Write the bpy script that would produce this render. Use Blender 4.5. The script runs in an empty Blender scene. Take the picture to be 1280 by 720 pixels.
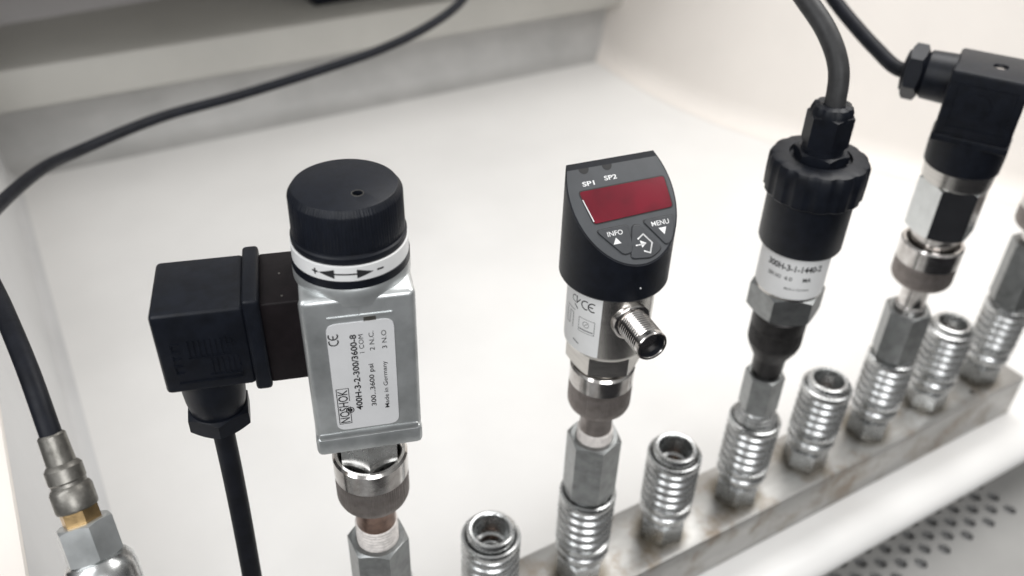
import bpy, bmesh, math, random
from mathutils import Vector, Matrix, noise
random.seed(4)
PI = math.pi
K = 0.001                       # everything below is written in millimetres
R_ = math.radians
scene = bpy.context.scene
COL = scene.collection

# ------------------------------------------------------------------ camera
cam_d = bpy.data.cameras.new("camera")
cam = bpy.data.objects.new("camera", cam_d); COL.objects.link(cam)
right = Vector((0.86475868, -0.50145575, 0.02710273))
up = Vector((0.27556099, 0.51893848, 0.80917797))
fwd = Vector((0.41983159, 0.69227522, -0.58693820))
m = Matrix((right, up, -fwd)).transposed().to_4x4()
m.translation = Vector((-172.798, -213.085, 364.653)) * K
cam.matrix_world = m
cam_d.sensor_width = 36.0
cam_d.lens = 1113.04 / 1280 * 36
cam_d.clip_start = 0.005
cam_d.clip_end = 20
cam_d.dof.use_dof = True
cam_d.dof.focus_distance = 0.287
cam_d.dof.aperture_fstop = 8.6
scene.camera = cam

# ------------------------------------------------------------------ light
world = bpy.data.worlds.new("World"); scene.world = world
world.use_nodes = True
wn = world.node_tree.nodes; wl = world.node_tree.links
bg = wn['Background']
tc = wn.new('ShaderNodeTexCoord'); sp = wn.new('ShaderNodeSeparateXYZ')
rp = wn.new('ShaderNodeValToRGB')
wl.new(tc.outputs['Generated'], sp.inputs[0]); wl.new(sp.outputs['Z'], rp.inputs[0])
rp.color_ramp.elements[0].position = 0.0
rp.color_ramp.elements[0].color = (0.05, 0.05, 0.055, 1)
rp.color_ramp.elements[1].position = 0.55
rp.color_ramp.elements[1].color = (0.85, 0.85, 0.84, 1)
wl.new(rp.outputs[0], bg.inputs['Color'])
bg.inputs['Strength'].default_value = 0.45

def area(name, loc, target, sx, sy, power, col=(1, 1, 1)):
    d = bpy.data.lights.new(name, 'AREA'); d.shape = 'RECTANGLE'
    d.size = sx; d.size_y = sy; d.energy = power; d.color = col
    o = bpy.data.objects.new(name, d); COL.objects.link(o)
    o.location = loc
    o.rotation_euler = (Vector(target) - Vector(loc)).to_track_quat('-Z', 'Y').to_euler()
    return o
area("ceiling_light", (0.38, 0.08, 0.72), (0.27, 0.04, 0), 0.60, 0.36, 5.0, (1, 0.985, 0.965))
area("front_fill", (-0.30, -0.85, 0.62), (0.0, 0.05, 0.12), 0.55, 0.40, 4.6, (0.98, 0.99, 1.0))  # added fill lamp, brightens the faces turned to the camera
area("side_fill", (-0.62, -0.12, 0.62), (-0.12, 0.10, 0.0), 0.30, 0.7, 3.0, (0.97, 0.985, 1))  # added fill from the left, lifts the near left floor

scene.view_settings.view_transform = 'Standard'
scene.view_settings.look = 'None'
scene.view_settings.exposure = 0.08
scene.view_settings.gamma = 1.0
scene.view_settings.use_curve_mapping = False

# ------------------------------------------------------------------ materials
def new_mat(name):
    m = bpy.data.materials.new(name); m.use_nodes = True
    nt = m.node_tree
    return m, nt, nt.nodes['Principled BSDF']

def mat(name, col, rough=0.5, metal=0.0, var=0.08, scale=120.0, bump=0.0, bscale=900.0,
        rvar=0.08, col2=None, stretch=None, coat=0.0, spec=0.5, detail=5):
    """colour with two-scale noise, roughness variation and fine relief"""
    m, nt, b = new_mat(name)
    N, L = nt.nodes, nt.links
    tc = N.new('ShaderNodeTexCoord'); mp = N.new('ShaderNodeMapping')
    L.new(tc.outputs['Object'], mp.inputs[0])
    if stretch: mp.inputs['Scale'].default_value = stretch
    nz = N.new('ShaderNodeTexNoise'); nz.inputs['Scale'].default_value = scale
    nz.inputs['Detail'].default_value = detail; nz.inputs['Roughness'].default_value = 0.6
    L.new(mp.outputs[0], nz.inputs['Vector'])
    mx = N.new('ShaderNodeMix'); mx.data_type = 'RGBA'
    c2 = col2 if col2 else tuple(max(0, c * (1 - var * 3)) for c in col)
    c1 = tuple(min(1, c * (1 + var)) for c in col)
    mx.inputs[6].default_value = (*c1, 1); mx.inputs[7].default_value = (*c2, 1)
    cr = N.new('ShaderNodeMapRange'); cr.inputs['From Min'].default_value = 0.38; cr.inputs['From Max'].default_value = 0.72
    L.new(nz.outputs[0], cr.inputs['Value']); L.new(cr.outputs[0], mx.inputs[0])
    L.new(mx.outputs[2], b.inputs['Base Color'])
    rr = N.new('ShaderNodeMapRange')
    rr.inputs['To Min'].default_value = max(0.02, rough - rvar); rr.inputs['To Max'].default_value = min(1, rough + rvar)
    n2 = N.new('ShaderNodeTexNoise'); n2.inputs['Scale'].default_value = scale * 2.7; n2.inputs['Detail'].default_value = 4
    L.new(mp.outputs[0], n2.inputs['Vector'])
    L.new(n2.outputs[0], rr.inputs['Value']); L.new(rr.outputs[0], b.inputs['Roughness'])
    b.inputs['Metallic'].default_value = metal
    b.inputs['Coat Weight'].default_value = coat
    b.inputs['Specular IOR Level'].default_value = spec
    if bump:
        n3 = N.new('ShaderNodeTexNoise'); n3.inputs['Scale'].default_value = bscale; n3.inputs['Detail'].default_value = 3
        L.new(mp.outputs[0], n3.inputs['Vector'])
        bp = N.new('ShaderNodeBump'); bp.inputs['Strength'].default_value = bump; bp.inputs['Distance'].default_value = 0.0002
        L.new(n3.outputs[0], bp.inputs['Height']); L.new(bp.outputs[0], b.inputs['Normal'])
    return m

M = {}
M['gel'] = mat('white_tray_plastic', (0.79, 0.78, 0.765), 0.42, 0, 0.02, 7, 0.03, 300, 0.08, coat=0.1)
M['gelpink'] = mat('cream_tray_plastic', (0.80, 0.755, 0.71), 0.5, 0, 0.015, 6, 0.03, 300, 0.08)
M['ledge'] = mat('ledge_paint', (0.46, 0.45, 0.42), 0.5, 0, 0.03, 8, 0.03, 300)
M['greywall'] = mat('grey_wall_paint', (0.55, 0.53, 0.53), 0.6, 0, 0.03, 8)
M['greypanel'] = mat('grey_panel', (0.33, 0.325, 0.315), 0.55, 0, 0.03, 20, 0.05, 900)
M['riser'] = mat('shaded_riser', (0.44, 0.435, 0.425), 0.5, 0, 0.06, 14, 0.03, 300)  # grey set darker to stand in for the shade under the ledge
M['leftgrey'] = mat('grey_tray_side', (0.62, 0.62, 0.62), 0.5, 0, 0.03, 10, 0.03, 300)
M['dark'] = mat('dark_void', (0.26, 0.26, 0.26), 0.7)
M['zinc'] = mat('zinc_plated_steel', (0.60, 0.61, 0.61), 0.28, 1.0, 0.10, 160, 0.03, 700, 0.06, col2=(0.47, 0.475, 0.47))
M['zincgrey'] = mat('dull_zinc_steel', (0.30, 0.31, 0.31), 0.36, 0.9, 0.10, 220, 0.08, 900, 0.08, col2=(0.23, 0.235, 0.235))
M['nickel'] = mat('bright_nickel', (0.70, 0.68, 0.66), 0.17, 1.0, 0.05, 200, 0.05, 900, 0.06, col2=(0.45, 0.42, 0.40))
M['chrome'] = mat('chrome_plating', (0.72, 0.74, 0.74), 0.13, 1.0, 0.04, 120, 0.08, 400, 0.05)
M['stainless'] = mat('brushed_stainless', (0.66, 0.64, 0.61), 0.24, 1.0, 0.05, 60, 0.12, 700, 0.06, stretch=(1, 1, 14))
M['knurl'] = mat('worn_knurled_steel', (0.30, 0.27, 0.255), 0.42, 0.9, 0.08, 240, 0.15, 1500, 0.08, col2=(0.22, 0.195, 0.185))
M['copper'] = mat('brown_tarnished_steel', (0.30, 0.20, 0.16), 0.35, 0.9, 0.15, 200, 0.2)
M['ptfe'] = mat('white_thread_tape', (0.72, 0.68, 0.65), 0.5, 0, 0.08, 500, 0.5, 1500)
M['diecast'] = mat('die_cast_zinc', (0.64, 0.66, 0.66), 0.33, 0.7, 0.05, 42, 0.15, 450, 0.1, col2=(0.38, 0.395, 0.395))
M['blackplas'] = mat('black_plastic', (0.006, 0.0075, 0.012), 0.42, 0, 0.15, 200, 0.12, 1800, 0.06, spec=0.28)
M['blacksatin'] = mat('black_satin_cap', (0.006, 0.0078, 0.013), 0.47, 0, 0.1, 300, 0.12, 2200, 0.05, spec=0.3)
M['blackmetal'] = mat('blackened_steel', (0.035, 0.033, 0.033), 0.4, 0.6, 0.15, 250, 0.4, 1500)
M['brownplas'] = mat('brown_black_plastic', (0.009, 0.0065, 0.0075), 0.48, 0, 0.1, 200, 0.1, spec=0.22)
M['rubber'] = mat('black_cable_sheath', (0.009, 0.010, 0.014), 0.5, 0, 0.12, 150, 0.2, 700, spec=0.17)
M['rubbergrey'] = mat('dark_grey_cable_sheath', (0.035, 0.035, 0.036), 0.5, 0, 0.12, 150, 0.1, 900, spec=0.35)
M['label'] = mat('silver_label_film', (0.72, 0.72, 0.725), 0.45, 0.1, 0.02, 60, 0.03, 600)
M['labelwhite'] = mat('white_label_film', (0.76, 0.76, 0.755), 0.45, 0.0, 0.02, 60, 0.03, 600)
M['ink'] = mat('black_print', (0.02, 0.02, 0.022), 0.5, 0, 0.05, 400)
M['inkgrey'] = mat('grey_print', (0.16, 0.16, 0.165), 0.5, 0, 0.05, 400)
M['whiteink'] = mat('white_print', (0.75, 0.75, 0.75), 0.5, 0, 0.04, 400)
M['face'] = mat('dark_grey_keypad_film', (0.058, 0.062, 0.068), 0.36, 0, 0.05, 100, 0.08, 1500)
M['key'] = mat('keypad_button_film', (0.047, 0.050, 0.055), 0.36, 0, 0.05, 100, 0.08, 1500)
M['keyedge'] = mat('keypad_groove', (0.008, 0.008, 0.009), 0.5)
M['brass'] = mat('aged_brass', (0.55, 0.38, 0.19), 0.35, 1.0, 0.12, 200, 0.2)
M['hosemetal'] = mat('grey_hose_fitting', (0.24, 0.23, 0.21), 0.42, 0.8, 0.12, 200, 0.3, col2=(0.13, 0.125, 0.11))

def vary(m, amt):
    nt = m.node_tree; N, L = nt.nodes, nt.links; b = N['Principled BSDF']
    src = b.inputs['Base Color'].links[0].from_socket
    oi = N.new('ShaderNodeObjectInfo'); mr = N.new('ShaderNodeMapRange')
    mr.inputs['To Min'].default_value = 1 - amt; mr.inputs['To Max'].default_value = 1 + amt * .4
    L.new(oi.outputs['Random'], mr.inputs[0])
    hs = N.new('ShaderNodeHueSaturation'); L.new(mr.outputs[0], hs.inputs['Value']); L.new(src, hs.inputs['Color'])
    L.new(hs.outputs[0], b.inputs['Base Color'])
vary(M['zinc'], .22); vary(M['zincgrey'], .18)

def display_mat():
    m, nt, b = new_mat('red_display_window')
    N, L = nt.nodes, nt.links
    tc = N.new('ShaderNodeTexCoord')
    nz = N.new('ShaderNodeTexNoise'); nz.inputs['Scale'].default_value = 70; nz.inputs['Detail'].default_value = 2
    L.new(tc.outputs['Object'], nz.inputs[0])
    r = N.new('ShaderNodeValToRGB')
    r.color_ramp.elements[0].position = .35; r.color_ramp.elements[0].color = (0.165, 0.004, 0.016, 1)
    r.color_ramp.elements[1].position = .70; r.color_ramp.elements[1].color = (0.085, 0.004, 0.011, 1)
    L.new(nz.outputs[0], r.inputs[0]); L.new(r.outputs[0], b.inputs['Base Color'])
    b.inputs['Roughness'].default_value = 0.16
    b.inputs['Coat Weight'].default_value = 0.3; b.inputs['Coat Roughness'].default_value = 0.08
    return m
M['display'] = display_mat()

def bar_mat():
    m, nt, b = new_mat('stained_aluminium_bar')
    N, L = nt.nodes, nt.links
    tc = N.new('ShaderNodeTexCoord'); mp = N.new('ShaderNodeMapping'); mp.inputs['Scale'].default_value = (0.25, 1, 1)
    L.new(tc.outputs['Object'], mp.inputs[0])
    n1 = N.new('ShaderNodeTexNoise'); n1.inputs['Scale'].default_value = 90; n1.inputs['Detail'].default_value = 6
    n2 = N.new('ShaderNodeTexNoise'); n2.inputs['Scale'].default_value = 38; n2.inputs['Detail'].default_value = 7; n2.inputs['Roughness'].default_value = .7
    L.new(mp.outputs[0], n1.inputs[0]); L.new(tc.outputs['Object'], n2.inputs[0])
    r1 = N.new('ShaderNodeValToRGB')
    r1.color_ramp.elements[0].position = .3; r1.color_ramp.elements[0].color = (0.34, 0.335, 0.325, 1)
    r1.color_ramp.elements[1].position = .7; r1.color_ramp.elements[1].color = (0.50, 0.495, 0.48, 1)
    r2 = N.new('ShaderNodeValToRGB')
    r2.color_ramp.elements[0].position = .50; r2.color_ramp.elements[0].color = (0, 0, 0, 1)
    r2.color_ramp.elements[1].position = .68; r2.color_ramp.elements[1].color = (1, 1, 1, 1)
    L.new(n1.outputs[0], r1.inputs[0]); L.new(n2.outputs[0], r2.inputs[0])
    mx = N.new('ShaderNodeMix'); mx.data_type = 'RGBA'
    mx.inputs[7].default_value = (0.22, 0.16, 0.10, 1)
    ml = N.new('ShaderNodeMath'); ml.operation = 'MULTIPLY'; ml.inputs[1].default_value = .75
    L.new(r2.outputs[0], ml.inputs[0]); L.new(ml.outputs[0], mx.inputs[0]); L.new(r1.outputs[0], mx.inputs[6])
    # grime gathered in an uneven ring round each fitting (one every 50 mm)
    sx = N.new('ShaderNodeSeparateXYZ'); L.new(tc.outputs['Object'], sx.inputs[0])
    def mth(op, a, b_=None, v=None):
        q = N.new('ShaderNodeMath'); q.operation = op; L.new(a, q.inputs[0])
        if b_ is not None: L.new(b_, q.inputs[1])
        if v is not None: q.inputs[1].default_value = v
        return q.outputs[0]
    u = mth('SUBTRACT', mth('FRACT', mth('ADD', mth('MULTIPLY', sx.outputs['X'], v=20.0), v=10.5)), v=.5)
    w = mth('MULTIPLY', sx.outputs['Y'], v=20.0)
    dist = mth('SQRT', mth('ADD', mth('MULTIPLY', u, u), mth('MULTIPLY', w, w)))
    wob = mth('ADD', dist, mth('MULTIPLY', n2.outputs[0], v=-.22))
    mr = N.new('ShaderNodeMapRange'); L.new(wob, mr.inputs[0])
    mr.inputs['From Min'].default_value = .12; mr.inputs['From Max'].default_value = .23
    mr.inputs['To Min'].default_value = .75; mr.inputs['To Max'].default_value = 0
    m2 = N.new('ShaderNodeMix'); m2.data_type = 'RGBA'; m2.inputs[7].default_value = (0.13, 0.11, 0.08, 1)
    L.new(mr.outputs[0], m2.inputs[0]); L.new(mx.outputs[2], m2.inputs[6])
    L.new(m2.outputs[2], b.inputs['Base Color'])
    b.inputs['Metallic'].default_value = .85
    rr = N.new('ShaderNodeMapRange'); rr.inputs['To Min'].default_value = .3; rr.inputs['To Max'].default_value = .52
    L.new(n2.outputs[0], rr.inputs[0]); L.new(rr.outputs[0], b.inputs['Roughness'])
    bp = N.new('ShaderNodeBump'); bp.inputs['Strength'].default_value = .25; bp.inputs['Distance'].default_value = .0003
    L.new(n1.outputs[0], bp.inputs['Height']); L.new(bp.outputs[0], b.inputs['Normal'])
    return m
M['bar'] = bar_mat()

# ------------------------------------------------------------------ mesh helpers
def finish(name, bm, mt, parent=None, sharp=0.5, loc=None, label=None):
    """bmesh in mm -> one object, smooth with sharp edges by angle"""
    bm.normal_update()
    for f in bm.faces: f.smooth = True
    for e in bm.edges:
        if len(e.link_faces) == 2 and e.calc_face_angle(0) > sharp: e.smooth = False
    for v in bm.verts: v.co *= K
    me = bpy.data.meshes.new(name); bm.to_mesh(me); bm.free()
    me.materials.append(M[mt] if isinstance(mt, str) else mt)
    o = bpy.data.objects.new(name, me); COL.objects.link(o)
    if parent is not None: o.parent = parent
    if loc is not None: o.location = Vector(loc) * K
    if label: o['label'] = label
    return o

def structure(o): o['kind'] = 'structure'; return o

def thing(name, label, cat, loc, group=None, rz=0, tilt=None):
    o = bpy.data.objects.new(name, None); COL.objects.link(o)
    o.empty_display_size = 0.01
    o.location = Vector(loc) * K; o.rotation_euler = (tilt[0] if tilt else 0, tilt[1] if tilt else 0, rz)
    o['label'] = label; o['category'] = cat
    if group: o['group'] = group
    return o

def frame(azdeg, origin=(0, 0, 0)):
    """x = to the viewer's right along a face, y = up (z), z = outward normal at azimuth"""
    a = R_(azdeg); n = Vector((math.cos(a), math.sin(a), 0)); t = Vector((-n.y, n.x, 0)); z = Vector((0, 0, 1))
    return Vector(origin), t, z, n

def axis_matrix(origin, d, ref=(0, 0, 1)):
    d = Vector(d).normalized(); q = d.to_track_quat('Z', 'Y')
    mm = q.to_matrix().to_4x4(); mm.translation = Vector(origin); return mm

def lathe(bm, prof, seg=72, mtx=None, mod=None, close=True):
    """prof: (radius, z) from bottom to top; radius 0 ends make poles"""
    rings = []
    for i, (r, z) in enumerate(prof):
        if r <= 1e-6:
            rings.append([bm.verts.new((0, 0, z))]); continue
        ring = []
        for k in range(seg):
            a = 2 * PI * k / seg
            rr = r + (mod(a, z, r) if mod else 0)
            ring.append(bm.verts.new((rr * math.cos(a), rr * math.sin(a), z)))
        rings.append(ring)
    new = [v for r in rings for v in r]
    for a, b in zip(rings, rings[1:]):
        if len(a) == 1 and len(b) == 1: continue
        for k in range(seg):
            k2 = (k + 1) % seg
            if len(a) == 1: bm.faces.new((a[0], b[k2], b[k]))
            elif len(b) == 1: bm.faces.new((a[k], a[k2], b[0]))
            else: bm.faces.new((a[k], a[k2], b[k2], b[k]))
    if close:
        if len(rings[0]) > 1: bm.faces.new(list(reversed(rings[0])))
        if len(rings[-1]) > 1: bm.faces.new(rings[-1])
    if mtx is not None: bmesh.ops.transform(bm, matrix=mtx, verts=new)
    return new

def hexnut(bm, z0, z1, R, az, cham=0.12, top=True, bot=True, mtx=None, hole=0, sides=6):
    """hexagonal nut with true chamfer arcs; R = corner radius, az = azimuth of one flat (deg)"""
    seg = sides * 12; ap = R * math.cos(PI / sides)
    def rh(a):
        w = 2 * PI / sides
        x = (a - R_(az) + w / 2) % w - w / 2
        return ap / math.cos(x)
    r0 = ap * 0.97
    slope = 0.55
    lv = []
    if bot: lv.append(('c', z0)); lv.append(('b', z0))
    else: lv.append(('h', z0))
    if top: lv.append(('t', z1)); lv.append(('c', z1))
    else: lv.append(('h', z1))
    if top and hole: lv.append(('hole', z1)); lv.append(('hole', z1 - 4)); 
    rings = []
    for kind, z in lv:
        ring = []
        for k in range(seg):
            a = 2 * PI * k / seg + R_(az); h = rh(a)
            if kind == 'c': r, zz = r0, z
            elif kind == 'b': r, zz = h, z + (h - r0) * slope
            elif kind == 't': r, zz = h, z - (h - r0) * slope
            elif kind == 'hole': r, zz = hole, z
            else: r, zz = h, z
            ring.append(bm.verts.new((r * math.cos(a), r * math.sin(a), zz)))
        rings.append(ring)
    for a, b in zip(rings, rings[1:]):
        for k in range(seg):
            k2 = (k + 1) % seg
            bm.faces.new((a[k], a[k2], b[k2], b[k]))
    bm.faces.new(list(reversed(rings[0]))); bm.faces.new(rings[-1])
    if mtx is not None: bmesh.ops.transform(bm, matrix=mtx, verts=[v for r in rings for v in r])

def rbox(bm, x0, x1, y0, y1, z0, z1, bev=0.8, fr=None, segs=3):
    """bevelled box in a frame (origin, X, Y, Z)"""
    mm = Matrix.Identity(4)
    r = bmesh.ops.create_cube(bm, size=1)
    vs = r['verts']
    for v in vs:
        v.co = Vector((x0 + (v.co.x + .5) * (x1 - x0), y0 + (v.co.y + .5) * (y1 - y0), z0 + (v.co.z + .5) * (z1 - z0)))
    if bev:
        es = list({e for v in vs for e in v.link_edges})
        out = bmesh.ops.bevel(bm, geom=es, offset=bev, segments=segs, affect='EDGES', profile=0.5)
        vs = list({v for f in out['faces'] for v in f.verts} | {v for v in vs if v.is_valid})
    if fr:
        O, X, Y, Z = fr
        for v in vs: v.co = O + X * v.co.x + Y * v.co.y + Z * v.co.z
    return vs

def round_poly(pts, r, n=5):
    out = []
    L = len(pts)
    for i in range(L):
        p = Vector(pts[i]); a = Vector(pts[i - 1]); b = Vector(pts[(i + 1) % L])
        da = (a - p); db = (b - p)
        rr = min(r, da.length * .45, db.length * .45)
        p1 = p + da.normalized() * rr; p2 = p + db.normalized() * rr
        for k in range(n + 1):
            t = k / n
            out.append(tuple((1 - t) ** 2 * p1 + 2 * t * (1 - t) * p + t * t * p2))
    return out

def plate(bm, pts, z0, z1, fr, bev=0.0):
    """flat plate from a 2D outline (x, y) between heights z0, z1 of frame"""
    O, X, Y, Z = fr
    area2 = sum(pts[i - 1][0] * pts[i][1] - pts[i][0] * pts[i - 1][1] for i in range(len(pts)))
    if area2 < 0: pts = pts[::-1]
    P = lambda p, z: bm.verts.new(O + X * p[0] + Y * p[1] + Z * z)
    a = [P(p, z0) for p in pts]
    rings = [a]
    if bev:
        c = Vector((sum(p[0] for p in pts) / len(pts), sum(p[1] for p in pts) / len(pts)))
        rings.append([P(p, z1 - bev) for p in pts])
        ins = []
        for p in pts:
            d = c - Vector(p); ins.append(tuple(Vector(p) + d.normalized() * bev))
        rings.append([P(p, z1) for p in ins])
    else: rings.append([P(p, z1) for p in pts])
    n = len(pts)
    for r0, r1 in zip(rings, rings[1:]):
        for k in range(n):
            bm.faces.new((r0[k], r0[(k + 1) % n], r1[(k + 1) % n], r1[k]))
    bm.faces.new(rings[-1]); bm.faces.new(list(reversed(a)))

def catmull(pts, n=10):
    pts = [Vector(p) for p in pts]
    P = [pts[0] * 2 - pts[1]] + pts + [pts[-1] * 2 - pts[-2]]
    out = []
    for i in range(1, len(P) - 2):
        for k in range(n):
            t = k / n
            a, b, c, d = P[i - 1:i + 3]
            out.append(.5 * ((2 * b) + (c - a) * t + (2 * a - 5 * b + 4 * c - d) * t * t + (3 * b - a - 3 * c + d) * t ** 3))
    out.append(pts[-1]); return out

def tube(bm, pts, r, seg=20, n=10):
    c = catmull(pts, n)
    prev = None; rings = []
    nrm = Vector((0.3, 0.2, 1)).normalized()
    for i, p in enumerate(c):
        d = (c[min(i + 1, len(c) - 1)] - c[max(i - 1, 0)]).normalized()
        nrm = (nrm - d * nrm.dot(d)).normalized(); b = d.cross(nrm)
        rings.append([bm.verts.new(p + (nrm * math.cos(2 * PI * k / seg) + b * math.sin(2 * PI * k / seg)) * r) for k in range(seg)])
    for a, b in zip(rings, rings[1:]):
        for k in range(seg): bm.faces.new((a[k], a[(k + 1) % seg], b[(k + 1) % seg], b[k]))
    bm.faces.new(list(reversed(rings[0]))); bm.faces.new(rings[-1])

def text_bm(bm, s, w, h, place, bold=0.0, cx=0, cy=0, mid=True, spacing=1.0):
    """lay lettering s in a w x h box centred on (cx, cy); place(x, y) -> 3D point. h may be None"""
    cu = bpy.data.curves.new('t', 'FONT'); cu.body = s; cu.size = 1; cu.resolution_u = 3
    cu.offset = bold; cu.space_character = spacing
    o = bpy.data.objects.new('t', cu); COL.objects.link(o)
    dg = bpy.context.evaluated_depsgraph_get(); dg.update()
    me = bpy.data.meshes.new_from_object(o.evaluated_get(dg))
    xs = [v.co.x for v in me.vertices]; ys = [v.co.y for v in me.vertices]
    x0, x1, y0, y1 = min(xs), max(xs), min(ys), max(ys)
    sx = w / (x1 - x0); sy = h / (y1 - y0) if h else sx
    vs = [bm.verts.new(place(cx + ((v.co.x - (x0 + x1) / 2) * sx), cy + ((v.co.y - (y0 + y1) / 2) * sy))) for v in me.vertices]
    for p in me.polygons:
        try: bm.faces.new([vs[i] for i in p.vertices])
        except ValueError: pass
    bpy.data.objects.remove(o); bpy.data.curves.remove(cu); bpy.data.meshes.remove(me)

def strip(bm, pts, w, place):
    """thin flat line through 2D points"""
    fine = []
    for a, b in zip(pts, pts[1:]):
        a = Vector(a); b = Vector(b); n = max(1, int((b - a).length / .8 + .999))
        fine += [(a + (b - a) * i / n, a + (b - a) * (i + 1) / n) for i in range(n)]
    for a, b in fine:
        d = (b - a).normalized(); nn = Vector((-d.y, d.x)) * w / 2; e = d * w / 2
        q = [a - e + nn, a - e - nn, b + e - nn, b + e + nn]
        bm.faces.new([bm.verts.new(place(p.x, p.y)) for p in q])

def poly(bm, pts, place):
    bm.faces.new([bm.verts.new(place(*p)) for p in pts])

def on_plane(fr, off):
    O, X, Y, Z = fr
    return lambda x, y: O + X * x + Y * y + Z * off
def on_cyl(azdeg, R, z):
    return lambda x, y: Vector((R * math.cos(R_(azdeg) + x / R), R * math.sin(R_(azdeg) + x / R), z + y))

def cyl_patch(bm, az0, az1, z0, z1, R, th=0.08, n=24):
    """a thin film wrapped on a cylinder, rounded corners"""
    rows = 6; grid = []
    for j in range(2):
        row = []
        for i in range(n + 1):
            a = R_(az0 + (az1 - az0) * i / n)
            row.append([bm.verts.new(((R + t) * math.cos(a), (R + t) * math.sin(a), z1 if j else z0)) for t in (0, th)])
        grid.append(row)
    for i in range(n):
        a, b, c, d = grid[0][i], grid[0][i + 1], grid[1][i + 1], grid[1][i]
        bm.faces.new((a[1], b[1], c[1], d[1]))
        bm.faces.new((a[0], b[0], b[1], a[1])); bm.faces.new((d[1], c[1], c[0], d[0]))
    for i in (0, n):
        a, d = grid[0][i], grid[1][i]; bm.faces.new((a[0], a[1], d[1], d[0]))

def cut(o, cutter_bm):
    """real holes: boolean difference, baked into the mesh"""
    for v in cutter_bm.verts: v.co *= K
    me = bpy.data.meshes.new('cutter'); cutter_bm.to_mesh(me); cutter_bm.free()
    c = bpy.data.objects.new('cutter', me); COL.objects.link(c)
    par = o.parent; o.parent = None; loc = o.location.copy(); o.location = (0, 0, 0)
    md = o.modifiers.new('b', 'BOOLEAN'); md.operation = 'DIFFERENCE'; md.object = c; md.solver = 'EXACT'
    dg = bpy.context.evaluated_depsgraph_get(); dg.update()
    me2 = bpy.data.meshes.new_from_object(o.evaluated_get(dg)); o.modifiers.remove(md)
    old = o.data; nm = old.name; o.data = me2; bpy.data.meshes.remove(old); me2.name = nm
    o.parent = par; o.location = loc
    bpy.data.objects.remove(c); bpy.data.meshes.remove(me)
    bm = bmesh.new(); bm.from_mesh(o.data); bm.normal_update()
    for f in bm.faces: f.smooth = True
    for e in bm.edges:
        e.smooth = not (len(e.link_faces) == 2 and e.calc_face_angle(0) > 0.5)
    bm.to_mesh(o.data); bm.free()

def B(): return bmesh.new()

# ------------------------------------------------------------------ setting
FZ = -30.0
def sweep(bm, path, prof):
    """prof: (outward offset, z); outward is to the left of the walking direction"""
    n = len(path); rows = []
    for i in range(n):
        p = Vector(path[i]); a = Vector(path[max(i - 1, 0)]); b = Vector(path[min(i + 1, n - 1)])
        d = (b - a).normalized(); nn = Vector((-d.y, d.x))
        if 0 < i < n - 1:
            d1 = (p - a).normalized(); c = Vector((-d1.y, d1.x)).dot(nn); nn = nn / max(c, .5)
        rows.append([bm.verts.new((p.x + nn.x * o, p.y + nn.y * o, z)) for o, z in prof])
    for r0, r1 in zip(rows, rows[1:]):
        for k in range(len(prof) - 1):
            bm.faces.new((r0[k], r1[k], r1[k + 1], r0[k + 1]))

# floor sheet of the white test tray
rightpath = [(448, 640), (443, 560), (445, 480), (458, 410), (483, 345), (520, 270), (565, 195), (612, 110), (650, 20), (670, -60)]
bm = B()
def rx(y):
    for a, b in zip(rightpath, rightpath[1:]):
        if b[1] <= y <= a[1]: return b[0] + (a[0] - b[0]) * (y - b[1]) / (a[1] - b[1])
    return 448
xs = 40; rowsv = []
for j in range(41):
    y = -16.9 + (618 + 16.9) * j / 40
    x1 = rx(y) + 6
    rowsv.append([bm.verts.new((-206 + (x1 + 206) * i / xs, y, FZ)) for i in range(xs + 1)])
for a, b in zip(rowsv, rowsv[1:]):
    for i in range(xs): bm.faces.new((a[i], a[i + 1], b[i + 1], b[i]))
structure(finish('floor', bm, 'gel'))

# left wall: leans outward, with a rounded top edge
bm = B()
sweep(bm, [(-200, -60), (-200, 100), (-200, 250), (-200, 400), (-200, 640)],
      [(-8, FZ + .2), (-4, FZ + .9), (-1, FZ + 3), (0.4, FZ + 8), (14.5, 104)])
structure(finish('left_wall', bm, 'leftgrey', sharp=.9))
bm = B()
sweep(bm, [(-200, -60), (-200, 640)], [(14.5, 103.8), (15.2, 106.2), (17.5, 107), (68, 107), (70, 106), (71, 103), (71, -90)])
structure(finish('left_rim', bm, 'gelpink', sharp=.9))
# right wall: cream, tall, curving out towards the viewer
bm = B()
fine = catmull([Vector((p[0], p[1], 0)) for p in rightpath], 6)
fine = [(450, 860), (449, 740)] + [(p.x, p.y) for p in fine]
sweep(bm, fine, [(-22, FZ + .3), (-14, FZ + 2), (-7, FZ + 6), (-2, FZ + 13), (1, FZ + 23), (8, 80), (20, 300), (26, 430), (40, 434), (60, 430), (60, -90)])
structure(finish('right_wall', bm, 'gelpink', sharp=.9))
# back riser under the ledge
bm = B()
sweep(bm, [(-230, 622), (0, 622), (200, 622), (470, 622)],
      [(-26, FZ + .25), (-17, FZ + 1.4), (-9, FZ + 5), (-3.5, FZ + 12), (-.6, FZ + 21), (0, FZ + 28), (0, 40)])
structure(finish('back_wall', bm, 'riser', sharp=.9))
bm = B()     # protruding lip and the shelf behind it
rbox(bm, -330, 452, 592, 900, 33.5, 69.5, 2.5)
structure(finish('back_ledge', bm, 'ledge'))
bm = B()
v = [bm.verts.new(p) for p in ((-330, 690, 69.4), (452, 770, 69.4), (452, 770, 420), (-330, 690, 420))]
v2 = [bm.verts.new(p) for p in ((-330, 710, 69.4), (452, 790, 69.4), (452, 790, 420), (-330, 710, 420))]
bm.faces.new(v); bm.faces.new(v2[::-1]); bm.faces.new((v[3], v[2], v2[2], v2[3]))
structure(finish('upper_back_wall', bm, 'greywall'))
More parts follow.
